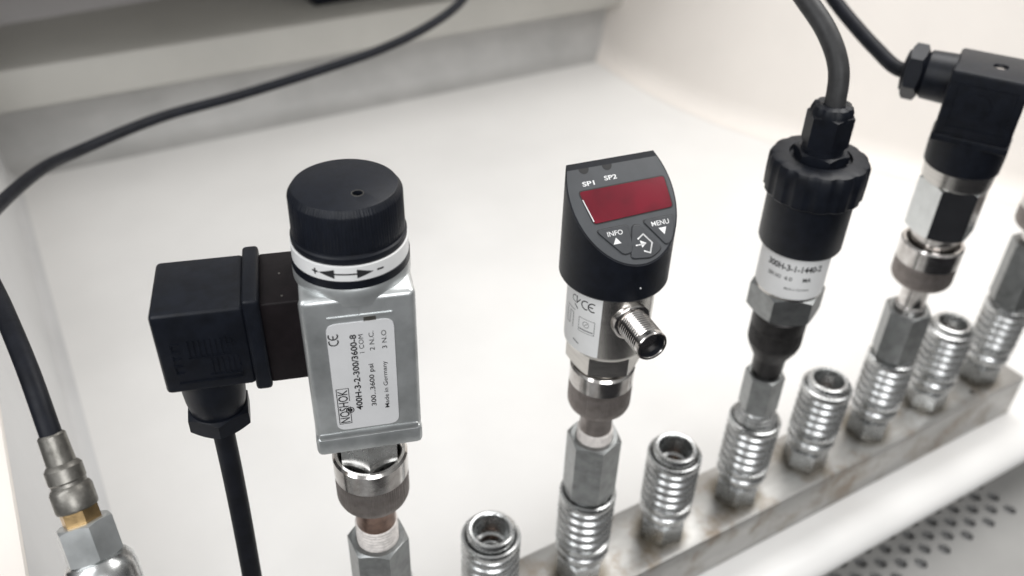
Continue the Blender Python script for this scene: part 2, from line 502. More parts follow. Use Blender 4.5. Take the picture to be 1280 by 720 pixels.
bm = B(); rbox(bm, -330, 445, 480, 900, 178, 198, 3)      # unseen shelf added overhead to shade the ledge and tray back
structure(finish('shading_shelf', bm, 'ledge'))

# front rim
bm = B()
prof = [(0, FZ - .3), (6, FZ - .3), (9, FZ + .5), (14, FZ + .9), (20, FZ + .3), (25, FZ - 1.6), (28, FZ - 4.6), (29, FZ - 8.5), (27.5, FZ - 12), (24, FZ - 14), (8, FZ - 15), (4, FZ - 18), (4, -82)]
rows = []
for i in range(31):
    x = -330 + 1000 * i / 30
    off = -15.5 - 1.2 * math.sin(x * .004)
    rows.append([bm.verts.new((x, off - o, z)) for o, z in prof])
for a, b in zip(rows, rows[1:]):
    for k in range(len(prof) - 1): bm.faces.new((a[k], a[k + 1], b[k + 1], b[k]))
bmesh.ops.recalc_face_normals(bm, faces=bm.faces)
structure(finish('front_rim', bm, 'gel', sharp=1.0))

# perforated grey panel in front, real holes
bm = B()
px, py, pz = 10.68, 6.08, -80.0
cols = range(-32, 36); rws = range(-22, 14)
N = 24; cache = {}
def vt(x, y, z):
    k = (round(x, 2), round(y, 2), z)
    if k not in cache: cache[k] = bm.verts.new((x, y, z))
    return cache[k]
for i in cols:
    for j in rws:
        if (i + j) % 2: continue
        cx = 307.4 + (i - 14) * px; cy = -38.2 + j * py
        hexo = []
        for k in range(6):
            a0, a1 = k * PI / 3, (k + 1) * PI / 3
            hx = lambda a: (cx + 2 / 3 * px * math.cos(a) , cy + 2 * py / math.sqrt(3) * math.sin(a))
            p, q = hx(a0), hx(a1)
            for s in range(4): hexo.append((p[0] + (q[0] - p[0]) * s / 4, p[1] + (q[1] - p[1]) * s / 4))
        isole = (-52 < cy < -8) and 60 < cx < 311
        if isole:
            o = [vt(x, y, pz) for x, y in hexo]
            r1 = [bm.verts.new((cx + 3.9 * math.cos(k * PI / 12), cy + 3.9 * math.sin(k * PI / 12), pz)) for k in range(24)]
            r2 = [bm.verts.new((v.co.x, v.co.y, pz - 2.2)) for v in r1]
            for k in range(24):
                k2 = (k + 1) % 24
                bm.faces.new((o[k], o[k2], r1[k2], r1[k])); bm.faces.new((r1[k], r1[k2], r2[k2], r2[k]))
        else:
            bm.faces.new([vt(*hexo[k * 4], pz) for k in range(6)])
structure(finish('perforated_panel', bm, 'greypanel', sharp=.6))
bm = B(); rbox(bm, -330, 700, -190, 120, -92, -84, 0); structure(finish('dark_cavity', bm, 'dark'))

# ------------------------------------------------------------------ manifold bar
bar = thing('manifold_bar', 'long stained grey metal bar carrying the row of threaded couplers', 'manifold', (0, 0, 0))
bm = B(); rbox(bm, -262, 325, -16.6, 19.4, FZ + .1, 0, .7, segs=2)
body = finish('bar_body', bm, 'bar', bar)
bm = B(); lathe(bm, [(1.8, -8), (1.8, 3)], 20, Matrix.Translation((283, -9.5, 0))); cut(body, bm)
for (x, y) in ((283, -9.5),):
    bm = B(); lathe(bm, [(1.75, -7.9), (1.75, -3)], 20, Matrix.Translation((x, y, 0))); finish('set_screw', bm, 'blackmetal', bar)

# ------------------------------------------------------------------ couplers
def make_coupler(label, occupied, group):
    t = thing('quick_coupler', label, 'coupler', (0, 0, 0), group)
    bm = B(); hexnut(bm, 0.05, 12.5, 11.6, 20); finish('base_nut', bm, 'zinc', t)
    bm = B(); lathe(bm, [(8.9, 12), (9.2, 12.9), (9.4, 14.0), (11.2, 15.4), (12.4, 17), (12.7, 18.6), (12.4, 20.4), (11.3, 21.6), (10.8, 23.5)], 64)
    finish('collar', bm, 'zinc', t)
    pr = [(10.7, 23.4), (12.3, 23.6), (12.8, 24.2), (12.8, 26.4)]
    for k in range(5):
        z = 26.6 + k * 5.05
        pr += [(11.5, z + .35), (11.3, z + .9), (11.6, z + 1.5), (12.35, z + 2.2), (12.8, z + 3.1), (12.85, z + 3.7), (12.6, z + 4.4), (12.1, z + 4.85)]
    pr += [(11.8, 52.1), (12.7, 52.7), (12.85, 53.4), (12.85, 55.4), (12.5, 56.2), (11.6, 56.5)]
    pr += [(10.9, 56.0), (10.8, 54.5)]
    bm = B(); lathe(bm, pr, 80, close=False); finish('sleeve', bm, 'zinc', t)
    if not occupied:
        bm = B()
        lathe(bm, [(10.3, 54.6), (10.3, 59.0), (9.9, 59.8), (9.2, 60.1), (8.3, 60.0), (7.8, 59.5), (7.4, 58.0), (7.4, 48.5), (6.3, 48.0), (6.3, 44), (5.6, 43.6), (5.6, 38), (0, 38)], 64, close=False)
        rim = finish('socket_rim', bm, 'zinc', t)
        bm = B(); lathe(bm, [(3.9, 38.1), (3.9, 41.5), (3.2, 42.6), (1.2, 43), (0, 43)], 32, close=False); finish('valve', bm, 'copper', t)
    else:
        bm = B()
        lathe(bm, [(10.55, 54), (10.5, 57.6), (9.6, 58.2), (7, 58.3), (0, 58.3)], 64, close=False); finish('socket_rim', bm, 'zinc', t)
    return t

def dup(root, loc, rz, label, group=None):
    r = root.copy(); COL.objects.link(r); r.location = Vector(loc) * K; r.rotation_euler = (R_(random.uniform(-.7, .7)), R_(random.uniform(-.7, .7)), rz)
    r['label'] = label
    if group: r['group'] = group
    for ch in list(root.children):
        c = ch.copy(); COL.objects.link(c); c.parent = r
        for g in list(ch.children):
            d = g.copy(); COL.objects.link(d); d.parent = c
    return r

e0 = make_coupler('open silver coupler standing between the pressure switch with a side plug and the display switch', False, 'open ribbed couplers with nothing plugged in')
e0.location = (-.050, 0, 0); e0.rotation_euler.z = .4
for x, a, lb in ((50, 1.1, 'open silver coupler on the bar just right of the red display switch'),
                 (150, 2.3, 'open silver coupler on the bar just right of the black topped transmitter'),
                 (250, .2, 'open silver coupler farthest right, past the fitting with the square plug')):
    dup(e0, (x, 0, 0), a, lb)
gp = 'ribbed couplers holding a plugged in device'
o0 = make_coupler('ribbed silver coupler under the hex adapter of the pressure switch with a side plug', True, gp)
o0.location = (-.100, 0, 0)
for x, a, lb in ((0, 2.0, 'ribbed silver coupler on the bar holding the red display switch'),
                 (100, .9, 'ribbed silver coupler on the bar holding the black topped transmitter'),
                 (200, 1.7, 'ribbed silver coupler on the bar holding the transducer with square plug'),
                 (300, 2.9, 'ribbed silver coupler at the far right end of the bar'),
                 (-191, .3, 'ribbed silver coupler below the black hose fitting on the left')):
    dup(o0, (x, 0, 0), a, lb)

# ------------------------------------------------------------------ shared stack pieces
def teeth(n, amp, zlo=-1e9, zhi=1e9):
    return lambda a, z, r: (amp if math.sin(a * n) > 0 else -amp) if zlo < z < zhi else 0

def union_ring(t, z0, z1, R, zk, name='union_ring', top='nickel', kn='knurl', n=90):
    """swivel ring: bright band above, knurled band below, hollow top"""
    bm = B()
    lathe(bm, [(7.2, z0 - .2), (R - 3.2, z0), (R - 1.7, z0 + .6), (R - .7, z0 + 1.7), (R - .2, z0 + 3.2), (R - .1, z0 + 4.2), (R - .1, zk)], n * 4,
          mod=lambda a, z, r: (0.06 * (1 if math.sin(a * n) > 0 else -1)) if z > z0 + 2 else 0, close=False)
    k = finish('knurled_band', bm, kn, t, sharp=.35)
    bm = B()
    lathe(bm, [(R - .4, zk - .3), (R, zk + .2), (R, z1 - 1.0), (R - .8, z1), (R - 1.8, z1), (R - 2.4, z1 - .8), (R - 2.6, z1 - 6), (0, z1 - 6)], 80, close=False)
    finish(name, bm, top, t)

def thread(bm, z0, z1, R, pitch=1.4, depth=.55, seg=48, mtx=None):
    pr = []; z = z0
    while z + pitch <= z1 + .01:
        pr += [(R - depth, z), (R, z + pitch * .35), (R, z + pitch * .6), (R - depth, z + pitch * .98)]; z += pitch
    lathe(bm, pr, seg, mtx)

# ------------------------------------------------------------------ A: pressure switch with cap and side plug
A = thing('pressure_switch', 'die cast pressure switch with black adjusting cap, printed label and black plug on its left', 'pressure switch', (-100, 0, 0))
bm = B(); hexnut(bm, 58.5, 86, 11.9, -122, hole=8.2); finish('adapter_nut', bm, 'zincgrey', A)
bm = B(); thread(bm, 83, 96, 8.0, 1.6, .9); finish('taped_thread', bm, 'ptfe', A)
bm = B(); lathe(bm, [(7.4, 94), (7.4, 105), (8.6, 109.5)], 48); finish('neck', bm, 'copper', A)
union_ring(A, 109, 132.8, 13.2, 123)
bm = B(); hexnut(bm, 124, 151, 11.0, -142); finish('stem_nut', bm, 'zinc', A)
frA = frame(-107)
bm = B()
rbox(bm, -16.8, 16.9, 157.2, 212, -16.4, 16.6, 2.0, frA, 4)
hou = finish('housing', bm, 'diecast', A)
bm = B(); rbox(bm, -17.1, 17.1, 150, 158.0, -16.8, 17.3, 2.0, frA, 3); finish('base_flange', bm, 'diecast', A)
bm = B()
rbox(bm, -15.9, 15.9, 156.4, 159.6, -15.4, 17.1, .9, frA, 2); finish('gasket_step', bm, 'diecast', A)
for q, dz in (([(-9.3, 204.9), (9.6, 204.9), (9.6, 205.5), (-9.3, 205.5)], 17.0),
              ([(-.25, 205.6), (-.25, 211.2), (.05, 211.2), (.05, 205.6)], 16.75)):
    bm = B(); plate(bm, q, 16.3, dz, frA); finish('cast_ridge', bm, 'diecast', A)

bm = B()
plate(bm, [(1.2, 202.6), (4.8, 202.6), (4.8, 204.5), (1.2, 204.5)], 16.3, 16.72, frA); finish('inspection_mark', bm, 'hosemetal', A)
lab = round_poly([(-9.9, 160.6), (9.6, 160.6), (9.9, 203.0), (-9.9, 203.0)], 3)
bm = B(); plate(bm, lab, 16.3, 16.85, frA); lb_o = finish('printed_label', bm, 'label', A)
# lettering reads bottom to top: text x -> +z, text y -> -lateral
O, X, Y, Z = frA
def rot_place(off): return lambda x, y: O + X * (-y) + Y * x + Z * off
pl = rot_place(16.93)
bm = B()
def tA(s, lat, z0, z1, h, bold=0): text_bm(bm, s, z1 - z0, h, pl, bold, (z0 + z1) / 2, -lat)
tA('400H-3-2-300/3600-8', -2.4, 168.4, 198.6, 2.0, .022)
tA('NOSHOK', -7.2, 163.7, 177.3, 3.0, .006)
tA('1 COM', -.1, 191.3, 198.4, 1.45)
tA('300...3600 psi', 2.35, 169.3, 186.6, 2.0, .012)
tA('2 N.C.', 3.0, 191.8, 199.2, 1.45)
tA('Made in Germany', 6.4, 167.8, 187.0, 1.75, .004)
tA('3 N.O', 6.7, 192.0, 199.0, 1.45)
# CE mark: two open arcs, the second with a middle bar
def ce(bm, place, cx, cy, h):
    r = h / 2; w = h * .14
    for k, dx in enumerate((0, h * .82)):
        pts = [(cx + dx + r * math.cos(R_(a)), cy + r * math.sin(R_(a))) for a in range(70, 291, 20)]
        strip(bm, pts, w, place)
        if k: strip(bm, [(cx + dx - r * .95, cy), (cx + dx - r * .05, cy)], w, place)
ce(bm, pl, 196.6, 8.1, 2.7)
# frame lines and ring of the emblem
strip(bm, [(163.3, 5.3), (170.2, 5.3)], .22, pl); strip(bm, [(172.8, 5.3), (177.9, 5.3)], .22, pl)
strip(bm, [(163.3, 9.0), (177.9, 9.0)], .22, pl); strip(bm, [(163.3, 5.3), (163.3, 9.0)], .22, pl); strip(bm, [(177.9, 5.3), (177.9, 9.0)], .22, pl)
for rr, ww in ((1.15, .28), (.45, .5)):
    strip(bm, [(168.8 + rr * math.cos(R_(a)), 5.4 + rr * math.sin(R_(a))) for a in range(0, 361, 20)], ww, pl)
finish('lettering', bm, 'ink', lb_o)
# collar, ring and cap
bm = B(); lathe(bm, [(17.2, 209), (17.5, 211.6), (17.5, 214.2), (17.0, 215.2), (15, 215.3)], 96); finish('collar', bm, 'diecast', A)
bm = B(); lathe(bm, [(16.6, 214.8), (17.45, 215.2), (17.45, 217.8), (16.9, 218.0)], 96); finish('retaining_ring', bm, 'blackplas', A)
bm = B(); lathe(bm, [(16.8, 217.8), (17.2, 217.9), (17.2, 222.6), (16.9, 222.8)], 96); bd = finish('direction_band', bm, 'labelwhite', A)
bm = B(); pc = on_cyl(-109.2, 17.30, 220.3)
a1, hh = 5.0, 1.5
c0 = -2.0
strip(bm, [(c0 - a1 + i * (2 * a1) / 10, 0) for i in range(11)], .5, pc)
for s in (-1, 1):
    for i in range(8):
        xa, xb = i * .6, (i + 1) * .6
        ha, hb = hh * (1 - xa / 4.8), hh * (1 - xb / 4.8)
        poly(bm, [(c0 + s * (a1 - 1.8 + xa), ha), (c0 + s * (a1 - 1.8 + xb), hb + .01), (c0 + s * (a1 - 1.8 + xb), -hb - .01), (c0 + s * (a1 - 1.8 + xa), -ha)], pc)
strip(bm, [(c0 - 9.9, 0), (c0 - 8.4, 0)], .5, pc); strip(bm, [(c0 - 9.15, -.75), (c0 - 9.15, .75)], .5, pc)
strip(bm, [(c0 + 9.4, 0), (c0 + 10.9, 0)], .6, pc)
finish('arrow_print', bm, 'ink', bd)
bm = B()
ny = 110
lathe(bm, [(15.2, 222.5), (16.7, 222.9), (16.9, 223.4), (16.9, 225.0), (16.4, 225.4), (16.25, 225.9), (16.45, 226.3), (16.25, 237.4), (16.1, 237.9), (15.0, 239.6), (14.7, 239.75), (0, 239.8)], ny * 4,
      mod=lambda a, z, r: ((0.08 if z > 236.5 else 0.015) * (1 if math.sin(a * ny) > 0 else -1)) if 226 < z < 238 else 0)
cap = finish('adjusting_cap', bm, 'blacksatin', A, sharp=.45)
bm = B(); lathe(bm, [(1.55, 231), (1.55, 245)], 28, Matrix.Translation((1.1, -6.9, 0))); cut(cap, bm)
bm = B(); lathe(bm, [(1.56, 239.75), (1.58, 239.88), (1.72, 239.88), (1.75, 239.75)], 28, Matrix.Translation((1.1, -6.9, 0)), close=False); finish('hole_edge', bm, 'hosemetal', cap)

# side plug (square connector) on the left
pg = thing_plug = None
bm = B(); rbox(bm, -27.5, -16.0, 182.2, 211.5, -12.0, 14.6, .8, frA); finish('plug_base', bm, 'brownplas', A)
for q in ((-21.5, 0.0), (-21.0, 11.5)):
    bm = B(); p = frA[1] * q[0] + frA[3] * q[1]; lathe(bm, [(.35, 211.3), (.3, 211.65)], 10, Matrix.Translation((p.x, p.y, 0))); finish('mould_dot', bm, 'hosemetal', A)
bm = B(); rbox(bm, -32.0, -27.2, 181.0, 214.2, -13.0, 16.2, 1.2, frA); finish('plug_flange', bm, 'blackplas', A)
bm = B(); rbox(bm, -57.2, -31.6, 183.4, 212.2, -12.0, 15.8, 1.5, frA); plug = finish('plug_housing', bm, 'blackplas', A)
bm = B()    # embossed terminal chart on the plug's front
pe = 15.7
def ridge(x0, x1, z0, z1, h=.28): plate(bm, [(x0, z0), (x1, z0), (x1, z1), (x0, z1)], pe, pe + h * 1.6, frA)
for zz in (191.0, 193.6, 196.2, 198.8, 201.4): ridge(-53.2, -50.8, zz, zz + .35)
for zz in (191.0, 195.2, 199.6): ridge(-53.2, -52.9, zz, zz + 2.2)
for i in range(7): ridge(-48.5 + i * 1.5, -48.3 + i * 1.5, 196.6 + .0 * i, 202.4, .25)
for i in range(6): ridge(-42.9 + i * 1.5, -42.7 + i * 1.5, 189.6, 195.2, .25)
ridge(-49, -37.5, 196.1, 196.35); ridge(-44, -34.8, 189.0, 189.3); ridge(-53, -34.8, 187.2, 187.5)
ridge(-35.1, -34.8, 187.4, 192); ridge(-38.2, -37.9, 199, 202.8); ridge(-36.8, -36.5, 199, 202.2); ridge(-38.2, -35.4, 200.2, 200.5)
finish('embossed_chart', bm, 'blackplas', plug)
cxA = O + X * -46.2 + Z * 2.2
bm = B(); mt_ = Matrix.Translation((cxA.x, cxA.y, 0))
lathe(bm, [(8.0, 164.5), (8.6, 166), (9.3, 170), (9.6, 174), (9.7, 184)], 56, mt_); finish('cable_gland', bm, 'blackplas', plug)
bm = B(); hexnut(bm, 159.2, 165.6, 10.6, -75, mtx=mt_); finish('gland_nut', bm, 'blackplas', plug)
bm = B(); tube(bm, [(cxA.x, cxA.y, 166), (cxA.x - .2, cxA.y, 155), (cxA.x - .6, cxA.y - 1.2, 130), (cxA.x - 1.6, cxA.y - 3.2, 100), (cxA.x - 3.5, cxA.y - 6.5, 60), (cxA.x - 6, cxA.y - 9, 20), (cxA.x - 10, cxA.y - 6, -18), (cxA.x - 18, cxA.y + 12, -26.4), (cxA.x - 26, cxA.y + 60, -26.4)], 3.45, 24)
finish('cable', bm, 'rubber', A)

# ------------------------------------------------------------------ B: display pressure switch
Bt = thing('display_switch', 'stainless pressure switch with black head, red display window and threaded side connector', 'pressure switch', (0, 0, 0))
bm = B(); hexnut(bm, 58.5, 92, 11.8, -135, hole=8.0); finish('adapter_nut', bm, 'zincgrey', Bt)
bm = B(); thread(bm, 89, 98.5, 7.7, 1.6, .9); finish('taped_thread', bm, 'ptfe', Bt)
bm = B(); lathe(bm, [(6.8, 96), (6.8, 106), (8.4, 111.5)], 48); finish('neck', bm, 'knurl', Bt)
union_ring(Bt, 110, 133.3, 13.0, 124.5)
bm = B(); hexnut(bm, 135.6, 147, 15.2, -119); lathe(bm, [(10.2, 122), (10.2, 136)], 48); finish('body_nut', bm, 'stainless', Bt)
bm = B(); lathe(bm, [(13.6, 145.2), (15.6, 145.8), (16.3, 147.0), (16.4, 148), (16.4, 179)], 96); finish('body', bm, 'stainless', Bt)
# head: cylinder cut by a slanting face and a flat back
AZB = -98
nB = Vector((math.cos(R_(AZB)), math.sin(R_(AZB)), 0)); tB = Vector((-nB.y, nB.x, 0))
vB = (Vector((0, 0, 25.0)) - nB * 29.3).normalized(); NB = tB.cross(vB)
RB = 20.2; P0 = nB * RB + Vector((0, 0, 192.4))
bm = B(); lathe(bm, [(18.6, 177.0), (19.9, 177.2), (RB, 177.8), (RB, 245)], 128)
for co, no in ((P0, NB), (-nB * 10.6, -nB)):
    r = bmesh.ops.bisect_plane(bm, geom=bm.verts[:] + bm.edges[:] + bm.faces[:], plane_co=co, plane_no=no, clear_outer=True)
    es = [g for g in r['geom_cut'] if isinstance(g, bmesh.types.BMEdge)]
    bmesh.ops.edgeloop_fill(bm, edges=es)
head = finish('head', bm, 'blackplas', Bt, sharp=.4)
frB = (P0, tB, vB, NB)
def face_outline(ins, v0, v1, n=40):
    L = []
    for i in range(n + 1):
        v = v0 + (v1 - v0) * (1 - math.cos(PI * i / n)) / 2
        d = -RB + .7607 * v
        L.append((math.sqrt(max(0, (RB - ins) ** 2 - d * d)), v))
    return [(x, v) for x, v in L] + [(-x, v) for x, v in L[::-1][:-1] if x > 1e-3]
# front film
fo = face_outline(.55, .75, 38.2)
bm = B(); plate(bm, fo, -.5, .16, frB); ff = finish('front_panel', bm, 'face', Bt)
def shape(name, pts, z0, z1, mt, bev=0, parent=ff, fr=frB):
    bm = B(); plate(bm, pts, z0, z1, fr, bev); return finish(name, bm, mt, parent)
shape('display_frame', round_poly([(-16.1, 30.4), (18.3, 30.7), (18.0, 18.2), (-13.9, 17.4)], 1.6), .1, .24, 'keyedge', parent=ff)
shape('display_window', round_poly([(-15.7, 30.0), (17.9, 30.3), (17.6, 18.6), (-13.6, 17.8)], 1.3), .1, .42, 'display', .15, parent=ff)
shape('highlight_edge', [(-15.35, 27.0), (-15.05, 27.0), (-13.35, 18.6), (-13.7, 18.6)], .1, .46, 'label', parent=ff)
for nm, pts in (('key', [(-14.3, 15.6), (-1.2, 15.6), (-2.2, 5.4), (-6.3, 4.6)]),
                ('key', [(-.2, 15.0), (2.6, 15.0), (8.9, 4.6), (3.6, 1.8), (-4.6, 3.0)]),
                ('key', [(3.8, 16.0), (17.4, 16.0), (14.0, 7.5), (10.6, 4.8)])):
    rp_ = round_poly(pts, 2.0)
    c = Vector((sum(p[0] for p in rp_) / len(rp_), sum(p[1] for p in rp_) / len(rp_)))
    k = shape('button', [tuple(c + (Vector(p) - c) * .965) for p in rp_], .1, .62, 'key', .28)
    shape('button_groove', rp_, .1, .22, 'keyedge', parent=k)
plB = on_plane(frB, .24); plK = on_plane(frB, .68)
bm = B()
text_bm(bm, 'SP1', 4.6, 1.7, plB, .02, -11.2, 32.5); text_bm(bm, 'SP2', 4.9, 1.7, plB, .02, -2.4, 33.3)
finish('lettering', bm, 'whiteink', ff)
bm = B()
text_bm(bm, 'INFO', 5.9, 1.75, plK, .008, -7.3, 13.2)
poly(bm, [(-9.1, 9.3), (-6.1, 9.3), (-7.5, 11.6)], plK)
text_bm(bm, 'MENU', 6.9, 1.75, plK, .008, 10.6, 13.7)
poly(bm, [(9.3, 11.9), (10.9, 9.3), (12.4, 11.9)], plK)
# enter symbol: open square with an arrow going in
strip(bm, [(.5, 9.6), (2.9, 10.9), (5.2, 7.3)], .55, plK); strip(bm, [(5.2, 7.3), (3.4, 3.9), (1.5, 4.9)], .55, plK)
strip(bm, [(-.9, 7.4), (2.2, 7.4)], .5, plK); poly(bm, [(3.1, 7.6), (.9, 8.9), (1.0, 6.2)], plK)
finish('button_lettering', bm, 'whiteink', ff)
for u in (-11.3, -2.3):
    bm = B(); plate(bm, [(u + 1.9 * math.cos(R_(a)), 38.2 + 2.1 * math.sin(R_(a))) for a in range(180, 361, 15)], .1, .24, frB); finish('indicator_light', bm, 'keyedge', ff)
# printed film on the left of the body
bm = B(); cyl_patch(bm, -222, -137, 147.8, 177.1, 16.42); film = finish('printed_label', bm, 'labelwhite', Bt)
bm = B(); RL = 16.56
ce(bm, on_cyl(-152, RL, 170.2), -2.2, 0, 3.6)
# recognised-component style mark: ring of arcs beside the CE mark
pq = on_cyl(-176, RL, 170.6)
strip(bm, [(-.6 + 1.5 * math.cos(R_(a)), 1.4 * math.sin(R_(a))) for a in range(60, 300, 20)], .35, pq)
strip(bm, [(.4, 1.6), (.4, -1.4), (2.1, .9)], .4, pq); strip(bm, [(-.5, -2.4), (1.0, -3.6)], .5, pq)
finish('approval_marks', bm, 'ink', film)
bm = B()
pq = on_cyl(-157, RL, 161)
strip(bm, [(-3.2, 3.0), (3.6, 3.0), (3.6, -3.2), (-3.2, -3.2), (-3.2, 3.0)], .22, pq)
strip(bm, [(1.3 * math.cos(R_(a)), .6 + 1.3 * math.sin(R_(a))) for a in range(0, 361, 30)], .22, pq); strip(bm, [(-.9, -.3), (.9, 1.5)], .22, pq)
strip(bm, [(-2.6, -2.1), (2.9, -2.1)], .5, pq)
pq = on_cyl(-186, RL, 161)
strip(bm, [(-2, 3.6), (-2, -3), (0, -3), (0, 3), (2, 3), (2, -3.6)], .3, pq); strip(bm, [(-2.4, 4.6), (2.6, 4.6)], .3, pq)
pq = on_cyl(-171, RL, 151.6)
strip(bm, [(-1.2, .6), (1.2, -.2)], .6, pq)
finish('symbol_print', bm, 'inkgrey', film)
# round male connector pointing out of the body
cdir = nB.copy(); c0 = nB * 14.5 + Vector((0, 0, 165.6))
mc = axis_matrix(c0, cdir)
bm = B(); lathe(bm, [(7.4, 0), (7.4, 3.0), (6.9, 3.4), (6.3, 3.6)], 56, mc); finish('connector_flange', bm, 'nickel', Bt)
bm = B(); thread(bm, 3.4, 15.2, 6.0, 1.18, .5, 56, mc)
lathe(bm, [(5.5, 15.0), (6.0, 15.5), (6.0, 17.3), (5.7, 17.8), (5.0, 17.8), (4.8, 17.5)], 56, mc, close=False)
cn = finish('threaded_connector', bm, 'nickel', Bt)
bm = B(); lathe(bm, [(4.85, 17.4), (4.75, 17.2), (4.7, 10.4), (0, 10.4)], 40, mc, close=False); finish('insert', bm, 'blackplas', cn)
for k in range(4):
    a = PI / 4 + k * PI / 2
    bm = B(); lathe(bm, [(.45, 10.3), (.45, 14.8), (.2, 15.1)], 12, mc @ Matrix.Translation((2.2 * math.cos(a), 2.2 * math.sin(a), 0))); finish('pin', bm, 'hosemetal', cn)
bm = B(); lathe(bm, [(.35, 0), (.35, .25)], 12, axis_matrix(Vector((math.cos(R_(-99)), math.sin(R_(-99)), 0)) * RB + Vector((0, 0, 183.0)), Vector((math.cos(R_(-99)), math.sin(R_(-99)), 0)))); finish('locating_dot', bm, 'label', head)

# ------------------------------------------------------------------ C: transmitter with fluted black cap
Ct = thing('pressure_transmitter', 'cylindrical pressure transmitter with fluted black cap and thick cable from its top', 'transmitter', (100, 0, 0), tilt=(R_(.4), R_(-.7)))
bm = B(); lathe(bm, [(10.2, 58), (10.1, 59.4), (9.3, 59.9), (9.2, 61.0), (8.2, 61.6), (8.1, 62.8), (7.2, 63.6), (7, 66)], 64); finish('nipple', bm, 'zinc', Ct)
bm = B(); hexnut(bm, 64.5, 86.5, 9.4, -142, hole=6.4); finish('adapter_nut', bm, 'zincgrey', Ct)
bm = B(); lathe(bm, [(5.9, 83), (5.9, 88.5), (7.2, 89.5), (7.4, 96), (8.2, 98.5), (11.3, 104.5), (12.0, 107)], 56); finish('neck', bm, 'blackmetal', Ct)
union_ring(Ct, 104, 124.3, 12.2, 116, top='blackmetal', kn='blackmetal')
bm = B(); lathe(bm, [(9, 117), (9, 127)], 48); finish('stem', bm, 'hosemetal', Ct)
bm = B(); hexnut(bm, 126, 139.6, 16.4, -125); finish('body_nut', bm, 'zincgrey', Ct)
bm = B(); lathe(bm, [(13.4, 138.6), (14.4, 139.2), (14.5, 164)], 80); finish('body', bm, 'stainless', Ct)
bm = B(); cyl_patch(bm, -235, -60, 140.6, 161.5, 14.52); fl = finish('printed_label', bm, 'labelwhite', Ct)
bm = B()
text_bm(bm, '300H-3-1-1440-2', 24, 3.2, on_cyl(-142, 14.68, 156.3), .025, 1.2, 0)
text_bm(bm, 'SER NO', 6.2, 1.9, on_cyl(-168, 14.66, 151), .01, 0, 0); text_bm(bm, '4.0', 3.4, 1.9, on_cyl(-144, 14.66, 151), .01)
text_bm(bm, 'MA', 3.6, 2.1, on_cyl(-113, 14.66, 151), .02)
text_bm(bm, 'Made in Germany', 10.5, 1.5, on_cyl(-126, 14.66, 145.8), .006)
finish('lettering', bm, 'ink', fl)
bm = B(); lathe(bm, [(15.2, 161.8), (16.9, 162.3), (17.3, 163.2), (17.4, 188)], 80); finish('lower_sleeve', bm, 'blackplas', Ct)
NF = 14
def flute(a, z, r):
    x = (a * NF / (2 * PI)) % 1.0; d = abs(x - .5) * 2
    return -.6 * max(0, 1 - (d / .5) ** 2) if r > 17.5 and d < .5 else 0
bm = B(); lathe(bm, [(17.0, 186.0), (19.0, 186.2), (19.7, 187.0), (19.9, 194), (19.8, 200.0), (19.0, 201.7), (17.2, 202.4), (12.4, 202.6), (12.2, 200.8), (0, 200.8)], NF * 18, mod=flute, close=False)
finish('fluted_cap', bm, 'blackplas', Ct, sharp=.6)
bm = B(); hexnut(bm, 200.6, 205.4, 11.0, -150); finish('gland_base', bm, 'blackplas', Ct)
bm = B(); lathe(bm, [(8.2, 204), (8.2, 208)], 48); finish('gland_neck', bm, 'blackplas', Ct)
bm = B(); hexnut(bm, 207.4, 221.0, 9.3, -150); finish('gland_nut', bm, 'blackplas', Ct)
bm = B(); lathe(bm, [(8.2, 219.5), (8.2, 222.2), (7.4, 224.2), (5.6, 225.0), (4.0, 224.6)], 48, mod=lambda a, z, r: -.5 if z > 222 and math.sin(a * 8) > .6 else 0); finish('gland_dome', bm, 'blackplas', Ct)
bm = B(); tube(bm, [(0, 0, 214), (.2, -.2, 226), (1.5, 3.4, 238), (1.4, 13.0, 249), (1.0, 29, 259), (3.2, 46, 268), (8, 70, 279), (16, 110, 292)], 3.95, 24); finish('cable', bm, 'rubbergrey', Ct)

# ------------------------------------------------------------------ D: transducer with square plug
D = thing('pressure_transducer', 'shiny hex bodied transducer topped by a black square plug with side cable gland', 'transducer', (200, 0, 0), tilt=(R_(.3), R_(-.7)))
bm = B(); hexnut(bm, 58.4, 89.5, 11.8, -160, hole=8); finish('adapter_nut', bm, 'zincgrey', D)
bm = B(); lathe(bm, [(7.6, 86), (7.6, 92), (6.6, 93), (6.6, 103), (9, 109)], 48); finish('neck', bm, 'nickel', D)
union_ring(D, 107.5, 131.6, 14.8, 120.5)
bm = B(); lathe(bm, [(11.2, 124), (11.2, 134), (12.5, 139)], 48); finish('stem', bm, 'nickel', D)
bm = B(); hexnut(bm, 138.5, 166.4, 16.0, -132); finish('body_nut', bm, 'chrome', D)
bm = B(); lathe(bm, [(14.2, 165.5), (15.4, 166.6), (15.8, 175)], 80); finish('silver_collar', bm, 'stainless', D)
bm = B(); lathe(bm, [(15.6, 173.6), (16.5, 174.4), (16.8, 182), (16.6, 190.5)], 80); finish('plug_collar', bm, 'blackplas', D)
frD = frame(-150)
OD, XD, YD, ZD = frD
bm = B(); rbox(bm, -16.0, 16.0, 189.0, 192.8, -15.8, 16.2, .8, frD); finish('plug_gasket', bm, 'blackplas', D)
bm = B(); rbox(bm, -15.6, 15.6, 192.2, 222.0, -15.4, 15.6, 1.4, frD); pb = finish('plug_housing', bm, 'blackplas', D)
cc = OD + XD * 2 + ZD * .5
bm = B(); lathe(bm, [(3.2, 219), (3.2, 226)], 28, Matrix.Translation((cc.x, cc.y, 0))); cut(pb, bm)
